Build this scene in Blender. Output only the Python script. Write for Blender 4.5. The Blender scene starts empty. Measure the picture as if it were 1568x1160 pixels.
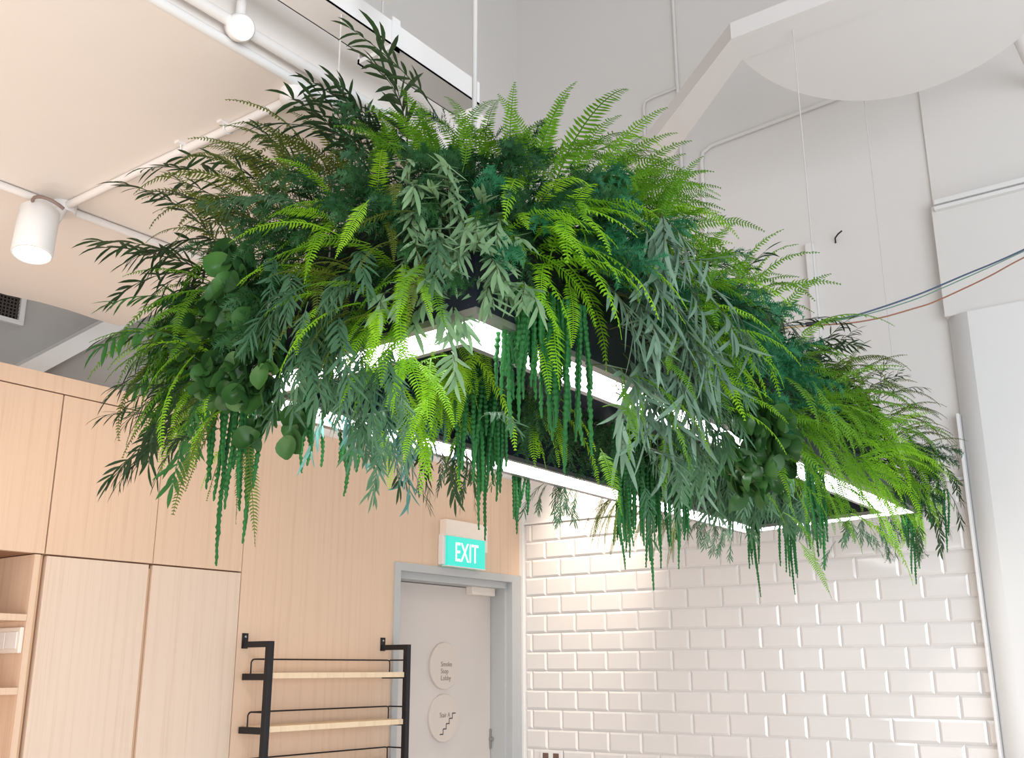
import bpy, bmesh, math, random
from mathutils import Vector, Matrix, Euler

random.seed(7)
PI = math.pi
R = math.radians
scn = bpy.context.scene
col = scn.collection
V = Vector

# ------------------------------------------------------------------ camera
cam_d = bpy.data.cameras.new('camera')
cam = bpy.data.objects.new('camera', cam_d)
col.objects.link(cam)
AZ, PITCH, ROLL = R(36.5716), R(15.8674), R(-0.1829)
CAM = V((3.389, -4.645, 1.6))
fw = V((-math.sin(AZ), math.cos(AZ), 0)); rt = V((math.cos(AZ), math.sin(AZ), 0)); up = V((0, 0, 1))
Fd = fw * math.cos(PITCH) + up * math.sin(PITCH)
Ud = -fw * math.sin(PITCH) + up * math.cos(PITCH)
r2 = rt * math.cos(ROLL) + Ud * math.sin(ROLL)
u2 = -rt * math.sin(ROLL) + Ud * math.cos(ROLL)
m = Matrix((r2, u2, -Fd)).transposed().to_4x4()
m.translation = CAM
cam.matrix_world = m
cam_d.sensor_fit = 'HORIZONTAL'
cam_d.sensor_width = 36.0
cam_d.lens = 1566.0 * 36.0 / 1568.0
cam_d.clip_start = 0.05
scn.camera = cam

# ------------------------------------------------------------------ world, lights, exposure
scn.view_settings.view_transform = 'Standard'
scn.view_settings.look = 'None'
scn.view_settings.gamma = 1.0
scn.view_settings.use_curve_mapping = False
scn.view_settings.exposure = -0.16
w = bpy.data.worlds.new('world'); scn.world = w
w.use_nodes = True
bg = w.node_tree.nodes['Background']
bg.inputs[0].default_value = (0.93, 0.96, 1.0, 1)
bg.inputs[1].default_value = 0.82

def area(name, loc, target, sx, sy, power, color):
    d = bpy.data.lights.new(name, 'AREA'); d.shape = 'RECTANGLE'; d.size = sx; d.size_y = sy
    d.energy = power; d.color = color
    o = bpy.data.objects.new(name, d); col.objects.link(o)
    o.location = loc
    o.rotation_euler = (V(target) - V(loc)).to_track_quat('-Z', 'Y').to_euler()
    return o

def spot(name, loc, target, power, color, angle, blend, size=0.03):
    d = bpy.data.lights.new(name, 'SPOT'); d.energy = power; d.color = color
    d.spot_size = R(angle); d.spot_blend = blend; d.shadow_soft_size = size
    o = bpy.data.objects.new(name, d); col.objects.link(o)
    o.location = loc
    o.rotation_euler = (V(target) - V(loc)).to_track_quat('-Z', 'Y').to_euler()
    return o

WARM = (1.0, 0.80, 0.62)
COOL = (0.86, 0.93, 1.0)
# daylight from the shopfront windows behind and right of the camera
area('window_daylight', (6.6, -5.5, 1.9), (1.5, -1.0, 2.6), 4.0, 3.0, 230, COOL)
# warm downlights of the room (most of them outside the frame), and the tile wall washer hidden behind the plants
spot('tile_wall_washer', (0.78, -0.45, 3.15), (0.52, 0.0, 2.36), 150, (1.0, .86, .72), 50, 0.9, 0.04)
spot('cupboard_downlight', (1.1, -3.0, 2.80), (0.0, -2.3, 1.3), 26, WARM, 110, 0.9, 0.05)
spot('door_downlight', (0.62, -1.20, 4.6), (0.02, -1.30, 1.5), 85, WARM, 75, 1.0, 0.06)
area('ceiling_fill', (1.6, -5.2, 0.95), (1.0, -3.2, 2.85), 2.6, 2.4, 62, (1.0, 0.84, 0.72))  # added warm fill without a real source, lifts the low ceiling

# added cool fill from below, no real source, brightens the beam underside
area('beam_fill', (3.6, -2.2, .85), (2.2, -1.2, 4.0), 1.6, 1.6, 20, COOL)

# ------------------------------------------------------------------ materials
def new_mat(name):
    mt = bpy.data.materials.new(name); mt.use_nodes = True
    nt = mt.node_tree
    return mt, nt, nt.nodes, nt.links, nt.nodes['Principled BSDF']

def plain(name, rgb, rough=0.5, metal=0.0, noise=0.0, nscale=8.0, bump=0.0, bscale=40.0, spec=0.5, coat=0.0):
    mt, nt, N, Lk, b = new_mat(name)
    b.inputs['Base Color'].default_value = (*rgb, 1)
    b.inputs['Roughness'].default_value = rough
    b.inputs['Metallic'].default_value = metal
    b.inputs['Specular IOR Level'].default_value = spec
    b.inputs['Coat Weight'].default_value = coat
    tc = N.new('ShaderNodeTexCoord')
    if noise:
        n = N.new('ShaderNodeTexNoise'); n.inputs['Scale'].default_value = nscale; n.inputs['Detail'].default_value = 5
        mx = N.new('ShaderNodeMixRGB'); mx.blend_type = 'MULTIPLY'; mx.inputs[1].default_value = (*rgb, 1)
        mx.inputs[0].default_value = noise
        rp = N.new('ShaderNodeValToRGB'); rp.color_ramp.elements[0].position = .3; rp.color_ramp.elements[1].position = .7
        rp.color_ramp.elements[0].color = (.6, .6, .6, 1)
        Lk.new(tc.outputs['Object'], n.inputs['Vector']); Lk.new(n.outputs['Fac'], rp.inputs[0])
        Lk.new(rp.outputs[0], mx.inputs[2]); Lk.new(mx.outputs[0], b.inputs['Base Color'])
    if bump:
        n2 = N.new('ShaderNodeTexNoise'); n2.inputs['Scale'].default_value = bscale; n2.inputs['Detail'].default_value = 4
        bp = N.new('ShaderNodeBump'); bp.inputs['Strength'].default_value = bump; bp.inputs['Distance'].default_value = .02
        Lk.new(tc.outputs['Object'], n2.inputs['Vector']); Lk.new(n2.outputs['Fac'], bp.inputs['Height'])
        Lk.new(bp.outputs[0], b.inputs['Normal'])
    return mt

def wood(name, c1, c2, rough=0.55):
    mt, nt, N, Lk, b = new_mat(name)
    tc = N.new('ShaderNodeTexCoord'); mp = N.new('ShaderNodeMapping')
    mp.inputs['Scale'].default_value = (130, 130, 1.3)
    n = N.new('ShaderNodeTexNoise'); n.inputs['Scale'].default_value = 3; n.inputs['Detail'].default_value = 6
    n2 = N.new('ShaderNodeTexNoise'); n2.inputs['Scale'].default_value = .35; n2.inputs['Detail'].default_value = 3
    ad = N.new('ShaderNodeMath'); ad.operation = 'ADD'
    rp = N.new('ShaderNodeValToRGB')
    rp.color_ramp.elements[0].position = .75; rp.color_ramp.elements[0].color = (*c1, 1)
    rp.color_ramp.elements[1].position = 1.25; rp.color_ramp.elements[1].color = (*c2, 1)
    Lk.new(tc.outputs['Object'], mp.inputs[0]); Lk.new(mp.outputs[0], n.inputs['Vector']); Lk.new(mp.outputs[0], n2.inputs['Vector'])
    Lk.new(n.outputs['Fac'], ad.inputs[0]); Lk.new(n2.outputs['Fac'], ad.inputs[1]); Lk.new(ad.outputs[0], rp.inputs[0])
    Lk.new(rp.outputs[0], b.inputs['Base Color']); b.inputs['Roughness'].default_value = rough
    b.inputs['Specular IOR Level'].default_value = .3
    return mt

def leaf_mat(name, c1, c2, trans=0.35, rough=0.5, spec=0.3):
    """c1..c2: the range of green from sprig to sprig and along a sprig"""
    mt, nt, N, Lk, b = new_mat(name)
    oi = N.new('ShaderNodeObjectInfo'); tc = N.new('ShaderNodeTexCoord')
    n = N.new('ShaderNodeTexNoise'); n.inputs['Scale'].default_value = 14
    ad = N.new('ShaderNodeMath'); ad.operation = 'MULTIPLY_ADD'; ad.inputs[1].default_value = .6
    sb = N.new('ShaderNodeMath'); sb.operation = 'MULTIPLY'; sb.inputs[1].default_value = .45
    mx = N.new('ShaderNodeMixRGB'); mx.inputs[1].default_value = (*c1, 1); mx.inputs[2].default_value = (*c2, 1)
    Lk.new(tc.outputs['Object'], n.inputs['Vector']); Lk.new(n.outputs['Fac'], sb.inputs[0])
    Lk.new(oi.outputs['Random'], ad.inputs[0]); Lk.new(sb.outputs[0], ad.inputs[2]); Lk.new(ad.outputs[0], mx.inputs[0])
    Lk.new(mx.outputs[0], b.inputs['Base Color']); b.inputs['Roughness'].default_value = rough
    b.inputs['Specular IOR Level'].default_value = spec
    tr = N.new('ShaderNodeBsdfTranslucent'); Lk.new(mx.outputs[0], tr.inputs[0])
    ms = N.new('ShaderNodeMixShader'); ms.inputs[0].default_value = trans
    Lk.new(b.outputs[0], ms.inputs[1]); Lk.new(tr.outputs[0], ms.inputs[2])
    Lk.new(ms.outputs[0], N['Material Output'].inputs['Surface'])
    return mt

def glow(name, rgb, strength):
    mt, nt, N, Lk, b = new_mat(name)
    b.inputs['Base Color'].default_value = (*rgb, 1)
    b.inputs['Emission Color'].default_value = (*rgb, 1)
    b.inputs['Emission Strength'].default_value = strength
    return mt

M = {}
M['wall'] = plain('wall_paint', (.76, .735, .71), .7, noise=.06, nscale=1.2, bump=.12, bscale=9)
M['plaster'] = plain('ceiling_plaster', (.83, .77, .72), .75, noise=.03, nscale=1.5, bump=.10, bscale=9)
M['recess'] = plain('recess_shade', (.50, .48, .46), .8, noise=.2, nscale=5)  # wall tone darkened, the recess's shade is put into the colour
M['trimwhite'] = plain('white_trim_paint', (.80, .79, .78), .5, noise=.04)
M['pipe'] = plain('white_pipe_paint', (.80, .77, .75), .45)
M['beam'] = plain('beam_paint', (.82, .79, .77), .5, noise=.03)
M['floor'] = plain('floor_screed', (.52, .48, .44), .5, noise=.3, nscale=2)
M['tile'] = plain('glazed_white_tile', (.75, .72, .70), .09, spec=.6, noise=.03, nscale=3, bump=.02, bscale=12)
M['grout'] = plain('grout', (.80, .77, .74), .8)
M['wood'] = wood('oak_veneer', (.65, .465, .335), (.715, .53, .395))
M['wood_pale'] = wood('pale_oak_veneer', (.66, .515, .41), (.715, .58, .475))
M['wood_edge'] = wood('oak_edge', (.56, .36, .22), (.66, .45, .29))
M['wood_dark'] = plain('oak_groove', (.30, .16, .09), .7)
M['shelfwood'] = wood('shelf_board', (.76, .58, .38), (.84, .67, .47))
M['black'] = plain('black_steel', (.012, .012, .016), .4, metal=.3)
M['navy'] = plain('navy_planter_paint', (.006, .009, .022), .45, noise=.3, nscale=6)
M['alu'] = plain('brushed_aluminium', (.42, .40, .40), .35, metal=.8)
M['led'] = glow('led_diffuser', (.94, .97, 1.0), 7.0)
M['doorgrey'] = plain('door_frame_paint', (.47, .485, .49), .45)
M['doorleaf'] = plain('door_leaf_paint', (.66, .60, .56), .55, noise=.05, nscale=2)
M['sign'] = plain('sign_disc', (.66, .58, .52), .4)
M['signtext'] = plain('sign_lettering', (.30, .24, .21), .5)
M['ink'] = plain('dark_print', (.03, .02, .02), .5)
M['plastic'] = plain('cream_plastic', (.82, .74, .66), .45)
M['exitgreen'] = glow('exit_green', (.055, .86, .70), 1.0)
M['exitgreen'].node_tree.nodes['Principled BSDF'].inputs['Base Color'].default_value = (0, .08, .065, 1)
M['exitwhite'] = glow('exit_white', (.9, 1, 1), 1.25)
M['lamp'] = glow('spot_lens', (1.0, .93, .84), 9.0)
M['socket'] = plain('socket_brown', (.16, .09, .07), .4)
M['meshdark'] = plain('vent_dark', (.02, .018, .018), .7)
M['cable_blue'] = plain('cable_blue', (.05, .08, .14), .4)
M['cable_green'] = plain('cable_green', (.12, .22, .18), .4)
M['cable_brown'] = plain('cable_brown', (.26, .10, .05), .4)
M['cable_tan'] = plain('cable_tan', (.62, .40, .22), .5)
M['wire'] = plain('steel_wire', (.62, .60, .58), .4)
M['dark_core'] = plain('core_shade', (.006, .014, .006), .9, noise=.5, nscale=20)  # near-black core, shade between the leaves put into the colour
M['stem'] = leaf_mat('stem_brown', (.05, .06, .02), (.09, .10, .03), .0)
M['fern_mid'] = leaf_mat('fern_green', (.095, .275, .016), (.215, .45, .026), .42)
M['fern_lime'] = leaf_mat('fern_lime', (.22, .52, .02), (.40, .74, .035), .45)
M['fern_olive'] = leaf_mat('fern_olive', (.085, .13, .02), (.18, .24, .03), .40)
M['plume'] = leaf_mat('feathery_green', (.012, .062, .022), (.03, .115, .032), .25)  # dark green foliage, darkened further for shade deep in the planting
M['plume_teal'] = leaf_mat('feathery_teal', (.016, .13, .055), (.035, .21, .09), .3)
M['willow'] = leaf_mat('willow_dark', (.022, .05, .025), (.05, .095, .035), .3, .4)
M['willow_green'] = leaf_mat('soft_green', (.04, .15, .04), (.08, .24, .06), .35)
M['lance'] = leaf_mat('sage_leaf', (.16, .29, .15), (.27, .42, .22), .25, .55)
M['lance_long'] = leaf_mat('silver_leaf', (.12, .22, .155), (.22, .34, .24), .25, .5)
M['lance_fine'] = leaf_mat('grey_green_leaf', (.05, .14, .07), (.11, .22, .115), .3, .5)
M['lance_teal'] = leaf_mat('blue_green_leaf', (.09, .26, .23), (.16, .36, .32), .25, .5)
M['amaranth'] = leaf_mat('rope_green', (.008, .085, .018), (.03, .18, .04), .12, .6)
M['round'] = leaf_mat('round_leaf', (.014, .05, .018), (.075, .20, .045), .2, .35)
M['filler'] = leaf_mat('filler_green', (.008, .035, .011), (.02, .07, .018), .25)  # leaf green darkened so the depths hold their shade in the colour

# ------------------------------------------------------------------ helpers
class MB:
    def __init__(s): s.v = []; s.f = []; s.sm = []
    def add(s, verts, faces, smooth=False):
        k = len(s.v); s.v += [tuple(p) for p in verts]
        s.f += [tuple(i + k for i in f) for f in faces]; s.sm += [smooth] * len(faces)
        return s
    def box(s, x0, x1, y0, y1, z0, z1, bev=0.0):
        if bev <= 0:
            vs = [(x, y, z) for x in (x0, x1) for y in (y0, y1) for z in (z0, z1)]
            return s.add(vs, [(0, 1, 3, 2), (4, 6, 7, 5), (0, 4, 5, 1), (2, 3, 7, 6), (0, 2, 6, 4), (1, 5, 7, 3)])
        bm = bmesh.new(); bmesh.ops.create_cube(bm, size=1)
        for v in bm.verts:
            v.co = V(((x0 + x1) / 2 + v.co.x * (x1 - x0), (y0 + y1) / 2 + v.co.y * (y1 - y0), (z0 + z1) / 2 + v.co.z * (z1 - z0)))
        bmesh.ops.bevel(bm, geom=bm.edges[:], offset=bev, segments=2, affect='EDGES', profile=.5)
        bm.verts.index_update()
        s.add([v.co[:] for v in bm.verts], [[v.index for v in f.verts] for f in bm.faces]); bm.free()
        return s
    def tube(s, pts, rad, n=8, cap=True, smooth=True):
        pts = [V(p) for p in pts]; rr = rad if isinstance(rad, (list, tuple)) else [rad] * len(pts)
        k = len(pts); ref = None; rings = []
        for i, p in enumerate(pts):
            t = (pts[min(i + 1, k - 1)] - pts[max(i - 1, 0)]).normalized()
            if ref is None:
                ref = V((0, 0, 1)) if abs(t.z) < .9 else V((1, 0, 0))
            a = (ref - t * ref.dot(t)).normalized(); ref = a; b = t.cross(a)
            rings.append([p + (a * math.cos(2 * PI * j / n) + b * math.sin(2 * PI * j / n)) * rr[i] for j in range(n)])
        vs = [q for r_ in rings for q in r_]
        fs = [(i * n + j, i * n + (j + 1) % n, (i + 1) * n + (j + 1) % n, (i + 1) * n + j) for i in range(k - 1) for j in range(n)]
        s.add(vs, fs, smooth)
        if cap:
            s.add(rings[0], [tuple(range(n - 1, -1, -1))]); s.add(rings[-1], [tuple(range(n))])
        return s
    def lathe(s, prof, origin, axis, n=28, smooth=True):
        """prof: (radius, height) pairs along axis"""
        z = V(axis).normalized(); x = z.orthogonal().normalized(); y = z.cross(x); o = V(origin)
        vs = [o + z * h + (x * math.cos(2 * PI * j / n) + y * math.sin(2 * PI * j / n)) * r_ for r_, h in prof for j in range(n)]
        k = len(prof)
        fs = [(i * n + j, i * n + (j + 1) % n, (i + 1) * n + (j + 1) % n, (i + 1) * n + j) for i in range(k - 1) for j in range(n)]
        s.add(vs, fs, smooth)
        s.add(vs[:n], [tuple(range(n - 1, -1, -1))]); s.add(vs[-n:], [tuple(range(n))])
        return s
    def prism(s, poly, z0, z1):
        """poly in XY, counter-clockwise"""
        n = len(poly)
        vs = [(x, y, z0) for x, y in poly] + [(x, y, z1) for x, y in poly]
        return s.add(vs, [tuple(range(n - 1, -1, -1)), tuple(range(n, 2 * n))] + [(i, (i + 1) % n, n + (i + 1) % n, n + i) for i in range(n)])
    def mesh(s, name, mt):
        me = bpy.data.meshes.new(name); me.from_pydata(s.v, [], s.f)
        me.polygons.foreach_set('use_smooth', s.sm); me.materials.append(mt); me.update()
        return me
    def obj(s, name, mt, parent=None):
        return link(name, s.mesh(name, mt), parent)

def link(name, me, parent=None, mat=None):
    o = bpy.data.objects.new(name, me); col.objects.link(o)
    if parent is not None: o.parent = parent
    if mat is not None: o.matrix_local = mat
    return o

def tag(o, label, cat, group=None, kind=None):
    o['label'] = label; o['category'] = cat
    if group: o['group'] = group
    if kind: o['kind'] = kind
    return o

def empty(name, loc=(0, 0, 0)):
    o = bpy.data.objects.new(name, None); o.empty_display_size = .1; col.objects.link(o); o.location = loc
    return o

def struct(o, label=None):
    o['kind'] = 'structure'
    if label: o['label'] = label
    return o

def text_mesh(txt, size, extr=.001, spacing=1.0, align='LEFT'):
    cu = bpy.data.curves.new('lettering', 'FONT'); cu.body = txt; cu.size = size; cu.extrude = extr
    cu.space_line = spacing; cu.align_x = align
    to = bpy.data.objects.new('lettering', cu); col.objects.link(to)
    bpy.context.view_layer.update()
    me = bpy.data.meshes.new_from_object(to.evaluated_get(bpy.context.evaluated_depsgraph_get()))
    bpy.data.objects.remove(to); bpy.data.curves.remove(cu)
    return me

# ================================================================== THE ROOM
# floor, high ceiling, low slab at left
struct(MB().box(-.6, 8, -9, .4, -.12, 0).obj('floor', M['floor']))
struct(MB().box(-.6, 8, -9, .4, 5.95, 6.1).obj('ceiling', M['wall']))
sl = MB()
n = 60
ys = [-9 + 6.42 * i / n for i in range(n + 1)]
rag = [random.uniform(-.012, .012) + .012 * math.sin(i * .9) for i in range(n + 1)]
poly = [(1.785, -9.0), (1.797, -8.99), (1.797, -2.59), (1.785, -2.58)] + [(rag[i], ys[i]) for i in range(n, -1, -1)]
sl.prism(poly, 2.858, 3.10)
low = sl.obj('ceiling', M['plaster']); struct(low, 'low plastered ceiling slab over the cupboards')
# rounded white edge of the slab
MB().tube([(1.797, -9, 2.868), (1.797, -2.59, 2.868)], .011, 10).obj('edge_bead', M['trimwhite'], low)

# left wall: back wall, upper white wall, oak panel around the door
wl = empty('wall_left'); struct(wl)
MB().box(-.62, -.36, -9, -1.925, 0, 6).obj('back_wall', M['recess'], wl)
MB().box(-.62, -.26, -1.920, -1.02, 0, 2.6).obj('back_wall', M['wall'], wl)
MB().box(-.62, -.018, -1.925, .3, 2.63, 6).obj('upper_wall', M['wall'], wl)
pn = MB(); pn.box(-.25, 0, -1.921, -1.024, 0, 2.625); pn.box(-.25, 0, -1.024, -.012, 2.098, 2.625)
pn.obj('oak_panel', M['wood'], wl)
# sloping brace in the recess over the cupboards
MB().add([(-.36, -2.83, 2.60), (-.22, -2.83, 2.60), (-.36, -2.20, 3.12), (-.22, -2.20, 3.12),
          (-.36, -2.83, 2.68), (-.22, -2.83, 2.68), (-.36, -2.20, 3.20), (-.22, -2.20, 3.20)],
         [(0, 2, 3, 1), (4, 5, 7, 6), (0, 1, 5, 4), (2, 6, 7, 3), (0, 4, 6, 2), (1, 3, 7, 5)]).obj('brace', M['trimwhite'], wl)

# back wall with its bevelled tiles
wb = empty('wall_back'); struct(wb)
MB().box(-.62, 2.375, .012, .3, 0, 6).obj('plaster', M['wall'], wb)
MB().box(.022, 2.375, .006, .0125, 0, 2.372).obj('grout_bed', M['grout'], wb)
TW, TH, Z0, ZT = .188, .098, 1.202, 2.378
tile_cache = {}
def tile_mesh(wd, ht):
    key = (round(wd, 3), round(ht, 3))
    if key not in tile_cache:
        g = .0008; b = .011; d = .0055
        x0, x1, z0, z1 = -wd / 2 + g, wd / 2 - g, -ht / 2 + g, ht / 2 - g
        bb = min(b, wd * .35)
        vs = [(x0, .006, z0), (x1, .006, z0), (x1, .006, z1), (x0, .006, z1),
              (x0, .0035, z0), (x1, .0035, z0), (x1, .0035, z1), (x0, .0035, z1),
              (x0 + bb, .0035 - d, z0 + b), (x1 - bb, .0035 - d, z0 + b), (x1 - bb, .0035 - d, z1 - b), (x0 + bb, .0035 - d, z1 - b)]
        fs = [(0, 1, 5, 4), (1, 2, 6, 5), (2, 3, 7, 6), (3, 0, 4, 7), (4, 5, 9, 8), (5, 6, 10, 9), (6, 7, 11, 10), (7, 4, 8, 11), (8, 9, 10, 11)]
        tile_cache[key] = MB().add(vs, fs).mesh('tile', M['tile'])
    return tile_cache[key]
XL, XR = .030, 2.374
below = MB()
for row in range(-12, 12):
    z = Z0 + TH * (row + .5)
    off = .072 if row % 2 == 1 else .166
    edges = [XL] + [off + TW * j for j in range(0, 14) if XL + .012 < off + TW * j < XR - .012] + [XR]
    for i in range(len(edges) - 1):
        a_, b_ = edges[i], edges[i + 1]
        if row >= -2:
            tl = link('tile', tile_mesh(b_ - a_, TH), wb, Matrix.Translation(((a_ + b_) / 2, 0, z)) @
                      Euler((random.gauss(0, .0035), 0, random.gauss(0, .0035))).to_matrix().to_4x4())
        else:
            me = tile_mesh(b_ - a_, TH)
            below.add([(v.co.x + (a_ + b_) / 2, v.co.y, v.co.z + z) for v in me.vertices], [tuple(p_.vertices) for p_ in me.polygons])
bo = below.obj('lower_tiles', M['tile'], wb); bo['kind'] = 'stuff'
struct(MB().box(-.012, .027, -.014, .012, 0, 2.63, .003).obj('trim_1', M['trimwhite']))       # corner trim between door and tiles
struct(MB().box(.027, 2.375, -.006, .012, 2.379, 2.392, .002).obj('trim_2', M['trimwhite']))  # top edge of the tiling

# right pier with rounded corner, upper part and ledge
pr = empty('wall_right'); struct(pr)
rr = .10
arc = [(2.372 + rr - rr * math.cos(t), .05 - rr - .02 + rr - rr * math.sin(t)) for t in [PI / 2 * i / 10 for i in range(11)]]
poly = arc + [(8, -.07), (8, .3), (2.372, .3)]
pm = MB().prism(poly, 0, 3.10); pm.sm = [2 <= i < 12 for i in range(len(pm.sm))]
po = pm.obj('pier', M['trimwhite'], pr)
MB().box(2.376, 8, -.055, .3, 3.10, 3.63).obj('upper_pier', M['wall'], pr)
MB().box(2.374, 8, -.004, .3, 3.63, 6).obj('high_wall', M['wall'], pr)
lg = MB(); lg.box(2.392, 8, -.085, -.05, 3.60, 3.618, .004); lg.box(2.392, 8, -.075, -.012, 3.63, 3.655, .004)
lg.obj('ledge', M['trimwhite'], pr)
MB().box(2.369, 2.381, -.052, .005, 0, 2.66, .002).obj('edge_strip', M['trimwhite'], pr)

# boxed beam that turns 45 degrees under the high ceiling
zb = 3.90
bmn = MB()
def beam(poly):
    bmn.prism(poly, zb, zb + .07)
beam([(.285, 0.005), (.61, 0.005), (2.015, -1.275), (2.045, -1.43)])
trim3 = bmn.obj('trim_3', M['beam']); struct(trim3, 'white boxed beam crossing in front of the high wall')
MB().prism([(2.045, -1.43), (2.015, -1.275), (8, -1.275), (8, -1.43)], zb, zb + .07).obj('return', M['beam'], trim3)

# ------------------------------------------------------------------ door
dr = empty('door_1', (-.1, -.55, 0)); struct(dr, 'pale grey door with two round signs in a grey frame')
def dchild(mb, name, mt, parent=dr):
    o = mb.obj(name, mt)
    o.parent = parent; o.matrix_parent_inverse = Matrix.Identity(4)
    o.matrix_local = Matrix.Translation(-V((-.1, -.55, 0))) if parent is dr else Matrix.Identity(4)
    return o
fr = MB()
fr.box(-.115, .012, -1.024, -.985, 0, 2.098, .003); fr.box(-.20, -.018, -.985, -.966, 0, 2.06, .002)
fr.box(-.115, .012, -.095, -.018, 0, 2.098, .003); fr.box(-.20, -.025, -.115, -.09, 0, 2.06, .002)
fr.box(-.115, .012, -.99, -.09, 2.058, 2.098, .003); fr.box(-.20, -.018, -.97, -.11, 2.025, 2.06, .002)
dchild(fr, 'door_frame', M['doorgrey'])
leaf = dchild(MB().box(-.165, -.12, -.962, -.118, .01, 2.022, .002), 'door_leaf', M['doorleaf'])
cl = MB(); cl.box(-.12, -.075, -.335, -.135, 1.985, 2.03, .004)
dchild(cl, 'door_closer', M['plastic'])
st = MB(); st.box(-.118, -.112, -.128, -.119, 1.20, 1.30); st.lathe([(.01, 0), (.01, .02)], (-.118, -.124, 1.25), (1, 0, 0), 12)
dchild(st, 'strike_plate', M['alu'])
def sign(z, build):
    d = MB().lathe([(.1155, 0), (.1155, .010), (.113, .013)], (-.12, -.511, z), (1, 0, 0), 56, smooth=False)
    s_ = dchild(d, 'round_sign', M['sign'])
    build(s_)
    return s_
def put_text(parent, txt, size, y, z, mt, sp=1.0, sx=1.0):
    me = text_mesh(txt, size, .0006, sp); me.materials.clear(); me.materials.append(mt)
    rot = Matrix(((0, 0, 1), (1, 0, 0), (0, 1, 0))).to_4x4()
    return link('lettering', me, parent, Matrix.Translation((-.1063, y, z)) @ rot @ Matrix.Diagonal((sx, 1, 1, 1)))
sign(1.621, lambda s_: put_text(s_, 'Smoke\nStop\nLobby', .034, -.545, 1.618, M['signtext'], 1.0, .95))
def stairs(s_):
    put_text(s_, 'Stair A', .034, -.548, 1.372, M['signtext'], 1, .85)
    b = MB(); y, z = -.545, 1.292
    for i in range(5):
        b.box(-.107, -.1058, y, y + .026, z - .0025, z + .0025)
        if i < 4: b.box(-.107, -.1058, y + .0225, y + .026, z, z + .0245)
        y += .0235; z += .0245
    b.obj('stair_symbol', M['ink'], s_)
sign(1.369, stairs)

# ------------------------------------------------------------------ cupboards
def cupboard(name, label, y0, y1, gap0, gap1):
    c = empty(name, (0, (y0 + y1) / 2, 0)); off = Matrix.Translation((0, -(y0 + y1) / 2, 0))
    tag(c, label, 'cupboard', 'oak cupboards along the left wall')
    def pt(mb, nm, mt, par=c):
        o = mb.obj(nm, mt, par); o.matrix_local = off if par is c else Matrix.Identity(4); return o
    b = MB(); b.box(-.355, -.022, y0 + .001, y1 - .001, 0, 2.552)
    pt(b, 'carcass', M['wood_dark'])
    pt(MB().box(-.022, 0, y0 + .0018, y1 - .0018, 1.987, 2.549, .001), 'upper_door', M['wood'])
    ld = pt(MB().box(-.022, 0, y0 + gap0, y1 - gap1, .08, 1.981, .001), 'lower_door', M['wood_pale'])
    if gap1 > .005:
        pt(MB().box(-.020, -.012, y1 - gap1, y1 - .001, .08, 1.968), 'handle_groove', M['wood_edge'])
    return c
cupboard('tall_cupboard', 'oak cupboard beside the open niche, second from the left edge', -2.762, -2.338, .008, .016)
cupboard('tall_cupboard', 'oak cupboard beside the plain oak panel and black shelf unit', -2.338, -1.923, .002, .0025)
ni = empty('niche_cupboard', (0, -3.2, 0))
tag(ni, 'oak cupboard with open shelves, cut by the left edge of the photo', 'cupboard', 'oak cupboards along the left wall')
def npt(mb, nm, mt):
    o = mb.obj(nm, mt, ni); o.matrix_local = Matrix.Translation((0, 3.2, 0)); return o
npt(MB().box(-.355, -.345, -3.9, -2.80, 0, 1.985), 'back_panel', M['wood'])
npt(MB().box(-.345, 0, -2.799, -2.777, 0, 1.983, .001), 'side_panel', M['wood'])
npt(MB().box(-.345, -.012, -2.777, -2.764, 0, 1.983), 'filler_strip', M['wood_edge'])
npt(MB().box(-.345, 0, -3.9, -3.878, 0, 1.983, .001), 'side_panel', M['wood'])
for z in (1.784, 1.549, 1.25, .95, .6, .1):
    npt(MB().box(-.345, -.001, -3.878, -2.7995, z - .022, z, .001), 'shelf', M['wood'])
npt(MB().box(-.345, -.022, -3.9, -2.764, 1.986, 2.552), 'upper_carcass', M['wood_dark'])
npt(MB().box(-.022, 0, -3.34, -2.766, 1.987, 2.549, .001), 'upper_door', M['wood'])
npt(MB().box(-.022, 0, -3.9, -3.344, 1.987, 2.549, .001), 'upper_door', M['wood'])
struct(MB().box(-.355, 0, -3.9, -1.9225, 2.5535, 2.615, .001).obj('trim_4', M['wood']))          # oak filler over the cupboards
# switch plate on the inner side of the niche
sp_ = empty('switch_plate', (-.09, -2.8, 1.70)); tag(sp_, 'white double switch plate inside the open niche', 'switch')
def spp(mb, nm, mt): return mb.obj(nm, mt, sp_)
spp(MB().box(-.085, .085, -.014, 0, -.042, .042, .003), 'plate', M['plastic'])
for k in (-1, 1):
    spp(MB().box(k * .038 - .034, k * .038 + .034, -.018, -.014, -.028, .028, .002), 'rocker', M['trimwhite'])

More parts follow.
